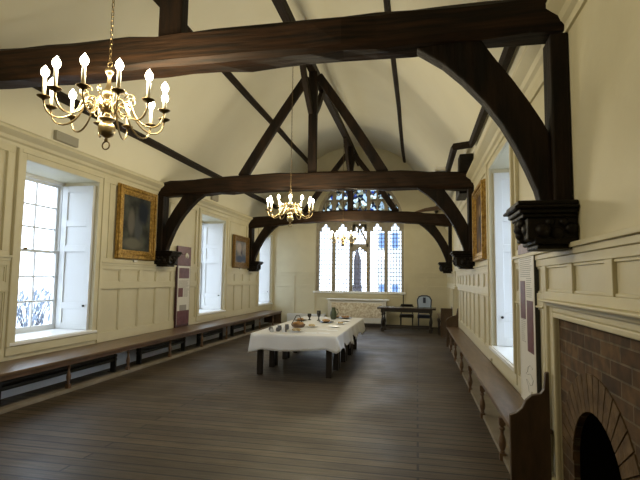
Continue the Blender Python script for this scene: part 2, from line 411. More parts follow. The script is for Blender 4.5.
# end wall panelling
mb = MB(); Y0 = YE-.022
for a, b in ((XL, WX-1.5), (WX+1.5, XR)):
    mb.box(a, b, YE-.045, YE, 1.715, 1.75); mb.box(a, b, Y0, YE, 1.60, 1.715)
    w_ = (b-a)/2; st = [(a, a+.05), (a+w_-.05, a+w_+.05), (b-.05, b)]
    for p, q in st: mb.box(p, q, Y0, YE, .30, 1.60)
    for p, q in ((a+.05, a+w_-.05), (a+w_+.05, b-.05)): mb.box(p, q, Y0, YE, 1.22, 1.31)
mb.box(XL, XR, Y0, YE, .10, .30); mb.box(WX-1.5, WX+1.5, Y0, YE, .93, 1.03)
for i in range(1, 5): mb.box(WX-1.5+i*.6-.05, WX-1.5+i*.6+.05, Y0, YE, .30, .93)
mb.build('trim_8', 'cream', kind='structure', bevel=.004)
MB().box(WX-1.56, WX+1.56, YE-.07, YE+.30, 1.03, 1.10).build('trim_9', 'sill', kind='structure', bevel=.01)
for n, (side, runs) in enumerate((('left', [(YB, YE)]), ('right', [(3.88, DOOR_R[0]-.06), (DOOR_R[1]+.06, YE)]))):
    mb = MB()
    for a, b in runs: sbox(mb, side, 0, .03, a, b, 0, .40 if side == 'left' else .16)
    mb.build('baseboard_'+side, 'under' if side == 'left' else 'cream', kind='structure')
MB().box(XL, XR, YE-.035, YE, 0, .10).build('baseboard_end', 'cream', kind='structure')
# raised kerbs the benches stand on
MB().box(-4.50, -4.40, 1.6, 14.95, 0, .05).build('trim_10', 'kerb', kind='structure', bevel=.006)
MB().box(.70, XR-.03, 3.70, 11.15, 0, .04).build('trim_11', 'kerb', kind='structure', bevel=.006)

# ------------------------------------------------------------------ sash windows
def sash_window(n, side, y0, y1):
    s = 1 if side == 'left' else -1; xf = XL if side == 'left' else XR
    X = lambda d: xf - s*d                        # d metres deep into the wall
    def bx(mb, d0, d1, a, b, z0, z1):
        p, q = sorted((X(d0), X(d1))); mb.box(p, q, a, b, z0, z1)
    z0, z1 = WZ; sd = .60
    fr = MB()
    bx(fr, sd, sd+.09, y0, y0+.055, z0, z1); bx(fr, sd, sd+.09, y1-.055, y1, z0, z1)
    bx(fr, sd, sd+.09, y0+.055, y1-.055, z1-.055, z1); bx(fr, sd, sd+.09, y0+.055, y1-.055, z0, z0+.03)
    root = fr.build('window_%d' % n, 'white_paint', kind='structure')
    zm = (z0+z1)/2+.04; a, b = y0+.055, y1-.055
    for k, (za, zb, d) in enumerate(((z0+.03, zm+.02, sd+.005), (zm-.02, z1-.055, sd+.045))):
        sm = MB(); t = .035
        bx(sm, d, d+t, a, a+.045, za, zb); bx(sm, d, d+t, b-.045, b, za, zb)
        bx(sm, d, d+t, a+.045, b-.045, za, za+(.06 if k == 0 else .04)); bx(sm, d, d+t, a+.045, b-.045, zb-.04, zb)
        zlo = za+(.06 if k == 0 else .04); w3 = (b-a-.09)/3; h3 = (zb-.04-zlo)/3
        for i in (1, 2):
            bx(sm, d+.004, d+t-.004, a+.045+i*w3-.012, a+.045+i*w3+.012, zlo, zb-.04)
            bx(sm, d+.006, d+t-.006, a+.045, b-.045, zlo+i*h3-.012, zlo+i*h3+.012)
        so = sm.build('sash', 'white_paint', root)
        g = MB(); bx(g, d+.016, d+.020, a+.045, b-.045, zlo, zb-.04); g.build('glass', 'glass', so)
        if k == 0:
            ct = MB(); bx(ct, d-.02, d, (y0+y1)/2-.03, (y0+y1)/2+.03, zb-.01, zb+.02); ct.build('latch', 'brass_dark', so)
    # folded shutters lining both reveals
    for (ya, yb, face) in ((y1-.035, y1-.003, -1), (y0+.003, y0+.035, 1)):
        sh = MB(); bx(sh, .03, sd-.01, ya, yb, z0+.015, z1-.06)
        yf = ya if face < 0 else yb; e = .02*face
        def rail(d0, d1, za, zb):
            p, q = sorted((yf, yf+e)); bx(sh, d0, d1, p, q, za, zb)
        rail(.03, .13, z0+.015, z1-.06); rail(sd-.11, sd-.01, z0+.015, z1-.06)
        for za, zb in ((z0+.015, z0+.11), (z0+.33, z0+.43), (z0+1.22, z0+1.32), (z0+1.62, z0+1.72), (z1-.16, z1-.06)): rail(.13, sd-.11, za, zb)
        so = sh.build('shutter', 'white_paint', root, bevel=.003)
        kb = MB().lathe([(.0, 0), (.016, .005), (.018, .02), (.008, .03), (.004, .03)][1:], n=10)
        kb.v = [(x, y, z) for x, y, z in kb.v]
        kb.v = [(X(.10)+x, (yf+e)+face*z, z0+.38+y) for x, y, z in kb.v]
        kb.build('knob', 'black_iron', so, smooth=True)
    # sill board and moulded architrave round the opening
    si = MB(); bx(si, -.03, sd, y0, y1, z0-.03, z0+.012); bx(si, -.05, 0, y0-.1, y1+.1, z0-.04, z0+.0); si.build('sill', 'sill', root, bevel=.005)
    ar = MB()
    for d, wv in ((.030, .13), (.048, .05)):
        off = 0 if wv > .1 else .09
        ye = min(y1+off+wv, YE-.003)
        bx(ar, -d, 0, y0-off-wv, y0-off, z0-.05, min(z1+off+wv, 3.115)); bx(ar, -d, 0, y1+off, ye, z0-.05, min(z1+off+wv, 3.115))
        bx(ar, -d, 0, y0-off, y1+off, min(z1+off, 3.07), min(z1+off+wv, 3.115))
    bx(ar, -.03, 0, y0-.13, min(y1+.13, YE-.003), z0-.16, z0-.05)
    ar.build('architrave', 'cream', root, bevel=.006)
    return root
for i, (a, b) in enumerate(LW): sash_window(i+1, 'left', a, b)
sash_window(4, 'right', *RW[0])

# ------------------------------------------------------------------ great end window
SY0, SY1 = YE+.16, YE+.30
mb = MB()
inner = [(x, z) for x, z in zip(xs, zs)]
full = [(WX-1.5, WZ0)] + inner + [(WX+1.5, WZ0)]
cx_, cz_ = WX, 3.0
def shrink(p, d):
    return (WX + (p[0]-WX)*(1-d/1.5), p[1] if p[1] <= 3.31 else 3.31+(p[1]-3.31)*(1-d/1.8))
mb.ribbon([(p, shrink(p, .09)) for p in full], 'y', SY0-.05, SY1+.05)
pitch = 3.0/5
def vbar(x, z0, z1, w_=.12): mb.box(x-w_/2, x+w_/2, SY0, SY1, z0, z1)
for i in range(1, 5):
    x = WX-1.5+i*pitch; vbar(x, WZ0, arch_z(x-WX)-.04)
def arcbar(pts, w_):
    pr = []
    for i, p in enumerate(pts):
        a = pts[max(i-1, 0)]; b = pts[min(i+1, len(pts)-1)]; d = Vector((b[0]-a[0], b[1]-a[1])).normalized()
        pr.append(((p[0]+d.y*w_/2, p[1]-d.x*w_/2), (p[0]-d.y*w_/2, p[1]+d.x*w_/2)))
    mb.ribbon(pr, 'y', SY0+.02, SY1-.02)
def head(xc, hw, zs_, za):             # cusped pointed head of one light, with solid spandrels
    H = za-zs_
    prof_ = [(1.0, 0), (.86, .20), (.64, .16), (.60, .48), (.46, .66), (.34, .56), (.28, .76), (.14, .95), (0, 1.0)]
    for s in (-1, 1):
        mb.ribbon([((xc+s*hw*a, zs_+H*b), (xc+s*hw*a, za+.035)) for a, b in prof_], 'y', SY0+.02, SY1-.02)
for i in range(5):
    xc = WX-1.5+(i+.5)*pitch
    if i == 2:
        mb.box(xc-.3, xc+.3, SY0, SY1, 2.62, 2.72)
        head(xc, .24, 2.42, 2.60)
        for s in (-1, 1):
            arcbar(bez((xc+s*.24, 2.72), (xc+s*.20, 3.0), (xc+s*.05, 3.05), (xc+s*.0, 3.36), 8), .05)
            head(xc+s*.13, .11, 3.1, 3.36)
    head(xc, .25, 3.10, 3.42)
    mb.box(xc-.3, xc+.3, SY0+.02, SY1-.02, 3.44, 3.56)
    if i != 2:
        vbar(xc, 3.5, arch_z(xc-WX)-.03, .06)
        for s in (-1, 1):
            if arch_z(xc+s*.22-WX) > 4.1: head(xc+s*.15, .11, 4.02, 4.2)
            if arch_z(xc+s*.22-WX) > 4.5: arcbar([(xc+s*.03, 4.55), (xc+s*.15, 4.42), (xc+s*.27, 4.55)], .04)
    else:
        for q in (3.56, 4.26):
            arcbar(bez((xc-.28, q), (xc-.24, q+.35), (xc, q+.3), (xc, q+.68), 8), .05); arcbar(bez((xc+.28, q), (xc+.24, q+.35), (xc, q+.3), (xc, q+.68), 8), .05)
            arcbar([(xc-.28, q+.5), (xc-.1, q+.34)], .04); arcbar([(xc+.28, q+.5), (xc+.1, q+.34)], .04)
mb.box(WX-1.28, WX-.3, SY0+.02, SY1-.02, 4.21, 4.27); mb.box(WX+.3, WX+1.28, SY0+.02, SY1-.02, 4.21, 4.27)
wroot = mb.build('window_5', 'stone', kind='structure')
gy = (SY0+SY1)/2
for i in range(5):
    x0 = WX-1.5+i*pitch+.06; x1 = x0+pitch-.12
    MB().box(x0, x1, gy+.045, gy+.049, WZ0, 3.43).build('glass', 'glass', wroot)
    lm = MB(); k = 5
    for j in range(1, k): lm.box(lerp(x0, x1, j/k)-.011, lerp(x0, x1, j/k)+.011, gy+.035, gy+.045, WZ0, 3.4)
    z = WZ0+.13
    while z < 3.3: lm.box(x0, x1, gy+.033, gy+.047, z-.011, z+.011); z += .13
    lm.build('lead_lattice', 'lead', wroot)
gl = MB(); gl.ribbon([((x, 3.45), (x, max(3.46, z-.02))) for x, z in zip(xs, zs)], 'y', gy+.045, gy+.049); gl.build('stained_glass', 'stained', wroot)
# splayed stone jamb on the room side
mb = MB(); mb.ribbon([((WX+(p[0]-WX)*1.045, p[1] if p[1] < 3.3 else 3.3+(p[1]-3.3)*1.05), p) for p in full], 'y', YE-.025, YE)
mb.build('trim_12', 'cream', kind='structure')

# ------------------------------------------------------------------ low door in the right-hand panelling
mb = MB()
for a, b in ((DOOR_R[0]-.06, DOOR_R[0]), (DOOR_R[1], DOOR_R[1]+.06)): sbox(mb, 'right', -.02, .09, a, b, 0, 1.36)
sbox(mb, 'right', -.02, .09, DOOR_R[0], DOOR_R[1], 1.30, 1.36)
dr = mb.build('door_1', 'cream', kind='structure', bevel=.004)
MB().box(XR+.03, XR+.07, DOOR_R[0]+.16, DOOR_R[1], 0.01, 1.295).build('door_leaf', 'cream_panel', dr)
MB().box(XR+.5, XR+.55, DOOR_R[0]-.1, DOOR_R[1]+.1, 0, 1.4).build('recess_dark', 'soot_and_dark', dr)  # black sheet paints the shade inside the half-open doorway

# ------------------------------------------------------------------ roof trusses
def hewn(mb, x0, x1, y0, y1, zb, zt, n=24, amp=.012, seed=1):
    """hand-hewn horizontal timber with eight-sided section; zb, zt are functions of t"""
    rr = random.Random(seed); vs = []; ch = .035
    for i in range(n+1):
        t = i/n; x = lerp(x0, x1, t); a, b = zb(t), zt(t); j = lambda: rr.uniform(-amp, amp)
        for (y, z) in ((y0+ch, a), (y1-ch, a), (y1, a+ch), (y1, b-ch), (y1-ch, b), (y0+ch, b), (y0, b-ch), (y0, a+ch)):
            vs.append((x, y+j(), z+j()))
    fs = [(8*i+k, 8*i+(k+1) % 8, 8*(i+1)+(k+1) % 8, 8*(i+1)+k) for i in range(n) for k in range(8)]
    fs += [tuple(range(7, -1, -1)), tuple(8*n+k for k in range(8))]
    mb.add(vs, fs); return mb
def truss(idx, yc, label, zb, zt, knee, braces, post_w, post_top, sd, cd=.40, bd=.15):
    root = thing('roof_truss', label, 'roof truss', (XC, yc, 3.1), 0, 'roof trusses of the hall')
    L0 = (XC, yc, 3.1)
    def put(mb, name, m, bev=.012, smooth=False, mx=False):
        o = mb.build(name, m, None, smooth, bev, loc=L0); o.location = (0, 0, 0); o.parent = root; return o
    y0, y1 = yc-bd, yc+bd
    put(hewn(MB(), XL+.01, XR-.01, y0, y1, zb, zt, seed=sd), 'tie_beam', 'oak_x', 0)
    put(MB().box(XC+.10-post_w/2, XC+.10+post_w/2, yc-.065, yc+.065, 3.36, post_top).jitter(.008, sd), 'crown_post', 'oak_z')
    for pr in braces: put(MB().ribbon(pr, 'y', yc-.05, yc+.05), 'brace', 'oak_z')
    for s in (-1, 1):
        mir = lambda p: (p[0] if s > 0 else XL+XR-p[0], p[1])
        put(MB().ribbon([(mir(a), mir(b)) for a, b in knee], 'y', yc-bd*.5, yc+bd*.5), 'knee_brace', 'oak_z')
        wx0, wx1 = sorted((mir((XR-.005, 0))[0], mir((XR-.11, 0))[0]))
        put(MB().box(wx0, wx1, yc-bd*.8, yc+bd*.8, 2.0, 3.12).jitter(.006, sd+s), 'wall_post', 'oak_z')
        # carved corbel: moulded abacus, hollow, block with grotesque face towards the room, tapering foot
        cb = MB(); e = XR-.003
        X = lambda d: mir((e-d, 0))[0]
        def cbx(d0, d1, hy, z0, z1):
            a, b = sorted((X(d0), X(d1))); cb.box(a, b, yc-hy, yc+hy, z0, z1)
        cbx(0, cd-.02, .20, 1.975, 2.005); cbx(0, cd, .215, 1.955, 1.975); cbx(0, cd-.03, .195, 1.925, 1.955); cbx(0, cd-.05, .18, 1.90, 1.925)
        cbx(0, cd-.08, .17, 1.76, 1.90); cbx(0, cd-.12, .18, 1.735, 1.775); cbx(0, cd-.14, .15, 1.705, 1.735)
        co = put(cb, 'corbel', 'corbel', .01)
        fm = MB()
        for (d, z, r, yy) in ((.33, 1.84, .05, 0), (.36, 1.835, .02, 0), (.335, 1.80, .035, 0), (.33, 1.87, .04, .05), (.33, 1.87, .04, -.05), (.30, 1.83, .05, .09), (.30, 1.83, .05, -.09), (.32, 1.775, .03, 0), (.20, 1.82, .05, -.14), (.12, 1.80, .045, -.14), (.04, 1.83, .04, -.14), (.16, 1.87, .03, -.145), (.08, 1.87, .03, -.145)):
            fm.lathe([(r*math.sin(PI*k/8)+.001, -r*math.cos(PI*k/8)) for k in range(9)], (X(d+cd-.40-.01 if d > .25 else d), yc+yy-(.02 if yy < -.1 else 0), z), 10)
        o = fm.build('carving', 'corbel', None, True, loc=L0); o.location = (0, 0, 0); o.parent = co
    return root, put

knee = [((.0, 3.12), (.42, 3.16)), ((.18, 2.995), (.53, 2.99)), ((.31, 2.87), (.63, 2.85)), ((.45, 2.71), (.73, 2.69)), ((.56, 2.55), (.81, 2.55)), ((.64, 2.40), (.875, 2.41)),
        ((.71, 2.24), (.89, 2.26)), ((.765, 2.10), (.90, 2.10)), ((.79, 2.0), (.91, 2.0))]
def arc_brace(xa, za, xb, zb, wa, wb, bow, n=6):
    """slightly curved timber from foot (xa, za) to head (xb, zb)"""
    L = []
    d = Vector((xb-xa, zb-za)).normalized(); nn = Vector((-d.y, d.x))
    for i in range(n+1):
        t = i/n; c = Vector((lerp(xa, xb, t), lerp(za, zb, t))) + nn*bow*math.sin(PI*t); w_ = lerp(wa, wb, t)/2
        L.append((tuple(c-nn*w_), tuple(c+nn*w_)))
    return L
truss(0, TR[0], 'nearest dark oak roof truss, its tie beam crossing the top of the picture',
      lambda t: 3.13+.006*math.sin(9*t), lambda t: 3.395+.010*math.sin(7*t)-.02*max(0, t-.75)*4*t, knee,
      [], .19, 5.40, 3, .37, .125)
truss(1, TR[1], 'middle dark oak roof truss with king post and two long braces',
      lambda t: 3.07+.07*math.sin(PI*t), lambda t: 3.34+.12*math.sin(PI*t)**.7, knee,
      [arc_brace(-3.27, 3.42, -2.02, 5.32, .19, .15, .02), arc_brace(-.58, 3.42, -1.80, 5.32, .19, .15, -.02)], .16, 5.40, 5)
_, put3 = truss(2, TR[2], 'farthest dark oak roof truss, in front of the great end window',
      lambda t: 3.00+.19*math.sin(PI*t), lambda t: 3.32+.18*math.sin(PI*t), knee,
      [arc_brace(-3.27, 3.46, -2.02, 5.16, .17, .14, .02), arc_brace(-.56, 3.42, -1.80, 5.16, .17, .14, -.02)], .16, 5.40, 9)
put3(MB().ribbon([((-.10, 3.40), (-.12, 3.44)), ((.25, 3.47), (.22, 3.56)), ((.60, 3.50), (.58, 3.62)), ((.92, 3.50), (.92, 3.60))], 'y', TR[2]+.16, TR[2]+.26), 'strut', 'bench_dark')

# collar purlin with its curved longitudinal braces, and the purlins on the plaster
cp_ = MB().box(-1.995, -1.855, YB, YE, 5.40, 5.56).jitter(.008, 2).build('collar_purlin', 'oak_y', bevel=.01)
tag(cp_, 'long dark timber running down the ridge on top of the king posts', 'roof beam')
for yc in TR:
    for s in (-1, 1):
        pr = arc_brace(yc+s*.07, 4.60, yc+s*.95, 5.42, .13, .13, -.06*s)
        MB().ribbon(pr, 'x', -1.97, -1.88).build('curved_brace', 'oak_y', cp_, bevel=.01)
def ceil_pt(x):     # height of the plaster at distance x from the centre
    for (a, za), (b, zb) in zip(prof, prof[1:]):
        if b <= x <= a: return lerp(zb, za, (x-b)/(a-b))
def purlin(name, dx, w_, runs, label):
    mb = MB()
    for (a, b, d, n) in runs:
        pts = []
        for i in range(n+1):
            y = lerp(a, b, i/n); X = XC+d+random.uniform(-.012, .012); z = ceil_pt(abs(d))-.03+random.uniform(-.01, .01); pts.append((X, y, z))
        mb.tube(pts, w_, 4)
    return mb
def long_timber(pts, w_, label, name='purlin'):
    o = MB().tube(pts, w_, 6).build(name, 'oak_y'); tag(o, label, 'roof beam', 'purlins on the ceiling plaster'); return o
def plast(d, inset=.0): return (XC+d, ceil_pt(abs(d))-inset)
def run(d, ya, yb, n=14, amp=.012):
    x, z = plast(d, .02); return [(x+random.uniform(-amp, amp), lerp(ya, yb, i/n), z+random.uniform(-amp, amp)) for i in range(n+1)]
long_timber(run(-1.62, YB, YE), .075, 'thin dark timber high on the left slope of the ceiling')
long_timber(run(1.60, YB, YE), .055, 'thin dark timber high on the right slope of the ceiling')
long_timber([(-4.86+.01*(i % 2), lerp(YB, YE, i/14), 3.99+.008*(i % 3)) for i in range(15)], .07, 'thin dark timber low on the left slope just above the grille')
# the low right timber steps inward behind the nearest truss, cranked at the joint
pl = long_timber([(.89, lerp(YB, 7.75, i/8), 3.75+.01*(i % 2)) for i in range(9)] + [(.88, 7.9, 3.75), (.62, 7.98, 3.74)] + [(.63, lerp(8.1, YE, i/5), 3.76) for i in range(6)], .06,
            'cranked dark timber low on the right slope above the cornice')
# foot of a principal rafter standing on the wall beside the middle truss
mb = MB(); mb.box(.72, .95, 8.22, 8.48, 3.36, 3.68); mb.box(.74, .93, 8.50, 9.3, 3.05, 3.55)
tag(mb.jitter(.01).build('rafter_foot', 'corbel', bevel=.02), 'short black timber block standing above right end of the middle truss', 'beam')

# ------------------------------------------------------------------ chandeliers
def lathe_s(r, n=8): return [(r*math.sin(PI*k/n)+.0008, -r*math.cos(PI*k/n)) for k in range(n+1)]
def chandelier_proto():
    root = thing('chandelier', 'x', 'chandelier', (0, 0, 0))
    b = MB()       # z = 0 at the level of the drip pans
    b.lathe([(.004, -.315), (.012, -.312), (.014, -.30), (.008, -.29), (.022, -.283), (.045, -.268), (.056, -.24), (.056, -.21), (.046, -.188), (.030, -.178),
             (.030, -.168), (.050, -.160), (.052, -.150), (.034, -.140), (.020, -.120), (.020, -.105), (.034, -.095), (.050, -.080), (.052, -.060), (.040, -.045),
             (.020, -.030), (.018, -.01), (.030, 0), (.038, .02), (.036, .045), (.022, .07), (.014, .10), (.012, .14), (.018, .165), (.026, .175), (.032, .19), (.026, .205), (.010, .212), (.006, .225)], n=20)
    b.build('stem', 'brass', root, smooth=True)
    r = MB(); r.tube([(.028*math.cos(a*PI/8), 0, -.342+.028*math.sin(a*PI/8)) for a in range(16)], .005, 6, closed=True); r.build('ring', 'brass_dark', root, smooth=True)
    r = MB(); r.tube([(.018*math.cos(a*PI/8), 0, .242+.018*math.sin(a*PI/8)) for a in range(16)], .004, 6, closed=True); r.build('hanging_loop', 'brass_dark', root, smooth=True)
    PZ = -.085
    for k in range(12):
        th = 2*PI*(k+.5)/12
        ca, sa = math.cos(th), math.sin(th)
        P = lambda rr_, z: (rr_*ca, rr_*sa, z)
        c1 = bez((.035, -.10), (.09, -.02), (.14, -.01), (.165, -.065), 7)
        c2 = bez((.165, -.065), (.20, -.215), (.375, -.27), (.388, PZ-.012), 11)
        arm = MB(); arm.tube([P(*q) for q in c1+c2[1:]], [.0075]*len(c1)+[.0065]*(len(c2)-1), 6)
        sc = [(.115+.045*(1-t/14)*math.cos(2.2+t*.55), -.085+.045*(1-t/14)*math.sin(2.2+t*.55)) for t in range(11)]
        arm.tube([P(*q) for q in sc], .005, 5)
        sc = [(.145+.04*(1-t/12)*math.cos(-1.2+t*.55), .005+.04*(1-t/12)*math.sin(-1.2+t*.55)) for t in range(10)]
        arm.tube([P(*q) for q in sc], .005, 5)
        ao = arm.build('arm', 'brass', root, smooth=True)
        MB().lathe([(.006, -.022), (.010, -.012), (.024, -.006), (.040, .004), (.042, .008), (.034, .006), (.016, .003), (.014, .014), (.013, .02)], P(.388, PZ), 14).build('drip_pan', 'brass_dark', ao, smooth=True)
        MB().lathe([(.0125, .010), (.0125, .135), (.008, .138)], P(.388, PZ), 10).build('candle_sleeve', 'candle', ao, smooth=True)
        MB().lathe([(.008, .134), (.019, .146), (.026, .166), (.023, .186), (.011, .204), (.0015, .218)], P(.388, PZ), 10).build('bulb', 'bulb', ao, smooth=True)
    return root
def chain(root, z0, z1):
    mb = MB(); n = int((z1-z0)/.034); 
    for i in range(n):
        z = lerp(z0, z1, (i+.5)/n); a = PI/2*(i % 2)
        mb.tube([(.009*math.cos(t*PI/4)*math.cos(a), .009*math.cos(t*PI/4)*math.sin(a), z+.021*math.sin(t*PI/4)) for t in range(8)], .0032, 4, closed=True)
    mb.lathe([(.004, z1-.02), (.02, z1-.012), (.02, z1), (.004, z1)], n=10)
    mb.build('chain', 'brass_dark', root)
def lamps(root, parent_loc):
    for k in range(12):
        th = 2*PI*(k+.5)/12
        l = bpy.data.lights.new('candle_lamp', 'POINT'); l.energy = BULB_W; l.color = (1, .875, .59); l.shadow_soft_size = .02
        o = bpy.data.objects.new('candle_lamp', l); C.objects.link(o); o.parent = root; o.location = (.388*math.cos(th), .388*math.sin(th), .222-.07)
ch0 = chandelier_proto()
chs = [ch0, copy_tree(ch0), copy_tree(ch0)]
for o, loc, lab in zip(chs, ((-2.0, 2.66, 2.68), (-2.02, 7.3, 2.69), (-2.0, 12.72, 2.69)),
        ('nearest lit brass chandelier with twelve curved arms, at upper left', 'middle lit brass chandelier, hanging before the middle truss', 'smallest, farthest lit brass chandelier, hanging before the great window')):
    o.location = loc; o.scale = (.945, .945, .945); tag(o, lab, 'chandelier', 'brass chandeliers'); chain(o, .255, (5.385-loc[2])/.945); lamps(o, loc)

# ------------------------------------------------------------------ benches
def baluster(x, y, z0, z1, r=.03, sq=.055):
    h = z1-z0; mb = MB()
    mb.box(x-sq/2, x+sq/2, y-sq/2, y+sq/2, z0, z0+.16*h); mb.box(x-sq/2, x+sq/2, y-sq/2, y+sq/2, z1-.18*h, z1)
    p = [(.45, .16), (.7, .19), (.55, .22), (.75, .26), (1.0, .34), (1.05, .42), (.8, .52), (.5, .60), (.45, .68), (.8, .72), (.8, .75), (.5, .78), (.6, .82)]
    mb.lathe([(r*a, z0+h*b) for a, b in p], (x, y, 0), 12); return mb
bl = thing('wall_bench', 'long oak bench on turned legs running along the left wall', 'bench', (-4.68, 8.0, 0))
def bput(mb, name, m, root, **k):
    o = mb.build(name, m, None, loc=tuple(root.location), **k); o.location = (0, 0, 0); o.parent = root; return o
bput(MB().box(XL+.025, -4.33, 1.7, 14.9, .415, .45), 'seat', 'bench', bl, bevel=.008)
bput(MB().box(-4.40, -4.37, 1.75, 14.86, .36, .415), 'apron', 'bench_dark', bl, bevel=.004)
for y in (2.85, 4.12, 5.40, 6.68, 7.95, 9.25, 10.55, 11.75, 12.95, 14.2): bput(baluster(-4.43, y, .05, .415, .027, .05), 'leg', 'bench_dark', bl)
bput(MB().box(XL+.025, -4.36, 14.86, 14.9, 0.05, .415), 'end_panel', 'bench_end', bl, bevel=.004)

br = thing('wall_bench', 'long oak bench with shaped ends running along the right wall', 'bench', (.8, 7.4, 0))
bput(MB().box(.655, XR-.025, 3.70, 11.16, .415, .45), 'seat', 'bench', br, bevel=.008)
bput(MB().box(.70, .725, 3.71, 11.15, .35, .415), 'apron', 'bench_dark', br, bevel=.004)
for y in (4.31, 5.54, 6.76, 8.0, 9.25, 10.45): bput(baluster(.70, y, .002, .35, .03, .05), 'leg', 'bench_dark', br)
endp = [(.65, 0), (.65, .545), (.69, .56), (.735, .60), (.76, .655), (.80, .69), (.86, .705), (.885, .74), (.895, .85), (.918, .86), (.918, 0)]
bput(MB().prism(endp, 'y', 3.655, 3.70), 'end_panel', 'bench_end', br, bevel=.006)
bput(MB().prism([(.65, 0), (.65, .60), (.70, .66), (.80, .70), (.87, .72), (.90, .87), (.918, .88), (.918, 0)], 'y', 11.16, 11.20), 'end_panel', 'bench_end', br, bevel=.006)
b3 = thing('wall_bench', 'short oak bench with tall end panel beyond the low door, far right corner', 'bench', (.8, 14.2, 0))
bput(MB().box(.62, XR-.035, 13.09, 13.13, 0, .76), 'end_panel', 'bench_end', b3, bevel=.006)
bput(MB().box(.62, XR-.035, 13.13, 15.6, .415, .45), 'seat', 'bench', b3, bevel=.006)
for y in (14.2, 15.45): bput(baluster(.68, y, 0, .415, .03, .05), 'leg', 'bench_dark', b3)

# tubular heaters under the left bench
hl = ['black tubular heater under left bench, below the nearest window', 'black tubular heater under left bench, below large gilt picture', 'black tubular heater under left bench, below the second window', 'farthest black tubular heater under the left bench']
for (a, b), lab in zip(((4.55, 6.75), (7.35, 9.0), (9.6, 10.9), (11.5, 13.2)), hl):
    h = thing('tube_heater', lab, 'heater', (-4.72, (a+b)/2, 0), 0, 'tubular heaters')
    mb = MB()
    for z in (.19, .25): mb.tube([(-4.70, a, z), (-4.70, b, z)], .03, 12)
    bput(mb, 'tube', 'black_iron', h, smooth=False)
    for y in (a+.05, b-.05):
        bput(MB().box(-4.74, -4.66, y-.02, y+.02, .0, .28).box(-4.78, -4.62, y-.03, y+.03, .0, .012), 'bracket', 'black_iron', h)

# ------------------------------------------------------------------ framed pictures
def framed(label, side, y0, y1, z0, z1, fw_, fm, pm, tilt=0, depth=.07):
    yc, zc = (y0+y1)/2, (z0+z1)/2; s = 1 if side == 'left' else -1
    root = thing('framed_painting', label, 'painting', (side_x(side, .026), yc, zc))
    W, H = y1-y0, z1-z0; mb = MB()
    layers = [(0, fw_, .0, depth*.55), (.012, fw_*.45, depth*.55, depth), (fw_*.55, fw_*.8, depth*.55, depth*.75), (fw_*.85, fw_+.012, 0, depth*.4)]
    for a, b, d0, d1 in layers:
        xa, xb = sorted((s*d0, s*d1))
        mb.box(xa, xb, -W/2+a, -W/2+b, -H/2+a, H/2-a); mb.box(xa, xb, W/2-b, W/2-a, -H/2+a, H/2-a)
        mb.box(xa, xb, -W/2+b, W/2-b, -H/2+a, -H/2+b); mb.box(xa, xb, -W/2+b, W/2-b, H/2-b, H/2-a)
    mb.build('frame', fm, root, bevel=.006)
    xa, xb = sorted((s*.004, s*.018))
    MB().box(xa, xb, -W/2+fw_*.9, W/2-fw_*.9, -H/2+fw_*.9, H/2-fw_*.9).build('canvas', pm, root)
    if side == 'left' and zc > 2:
        xa, xb = sorted((s*.0, s*.03)); MB().box(xa, xb, -.05, .05, -H/2-.04, -H/2-.003).build('label_plate', 'white_card', root)
    return root
framed('large gilt-framed dark painting beside the nearest left window', 'left', 6.93, 8.08, 1.80, 3.08, .15, 'gold',
       paint_mat('painting_dark', ((.022, .024, .022), (.075, .078, .065)), [(-.17, .02, .10, .22, (.11, .10, .085)), (.05, -.05, .12, .28, (.06, .065, .07)), (.2, .2, .18, .2, (.015, .02, .03)), (-.1, -.36, .3, .1, (.12, .115, .09))]))
framed('smaller brown-framed pale painting between second and third left windows', 'left', 12.02, 13.16, 1.78, 2.70, .15, 'brown_gilt',
       paint_mat('painting_pale', ((.10, .12, .17), (.28, .26, .25)), [(.06, .06, .05, .17, (.06, .05, .07)), (-.12, .12, .2, .14, (.36, .32, .32)), (0, -.2, .4, .1, (.07, .09, .15))]))
framed('gilt-framed painting high on the right wall beyond the window', 'right', 6.72, 7.85, 1.80, 2.92, .12, 'gold',
       paint_mat('painting_brown', ((.06, .03, .012), (.16, .09, .03)), [(0, 0, .18, .3, (.03, .022, .02)), (.05, .2, .08, .09, (.24, .15, .08))]))

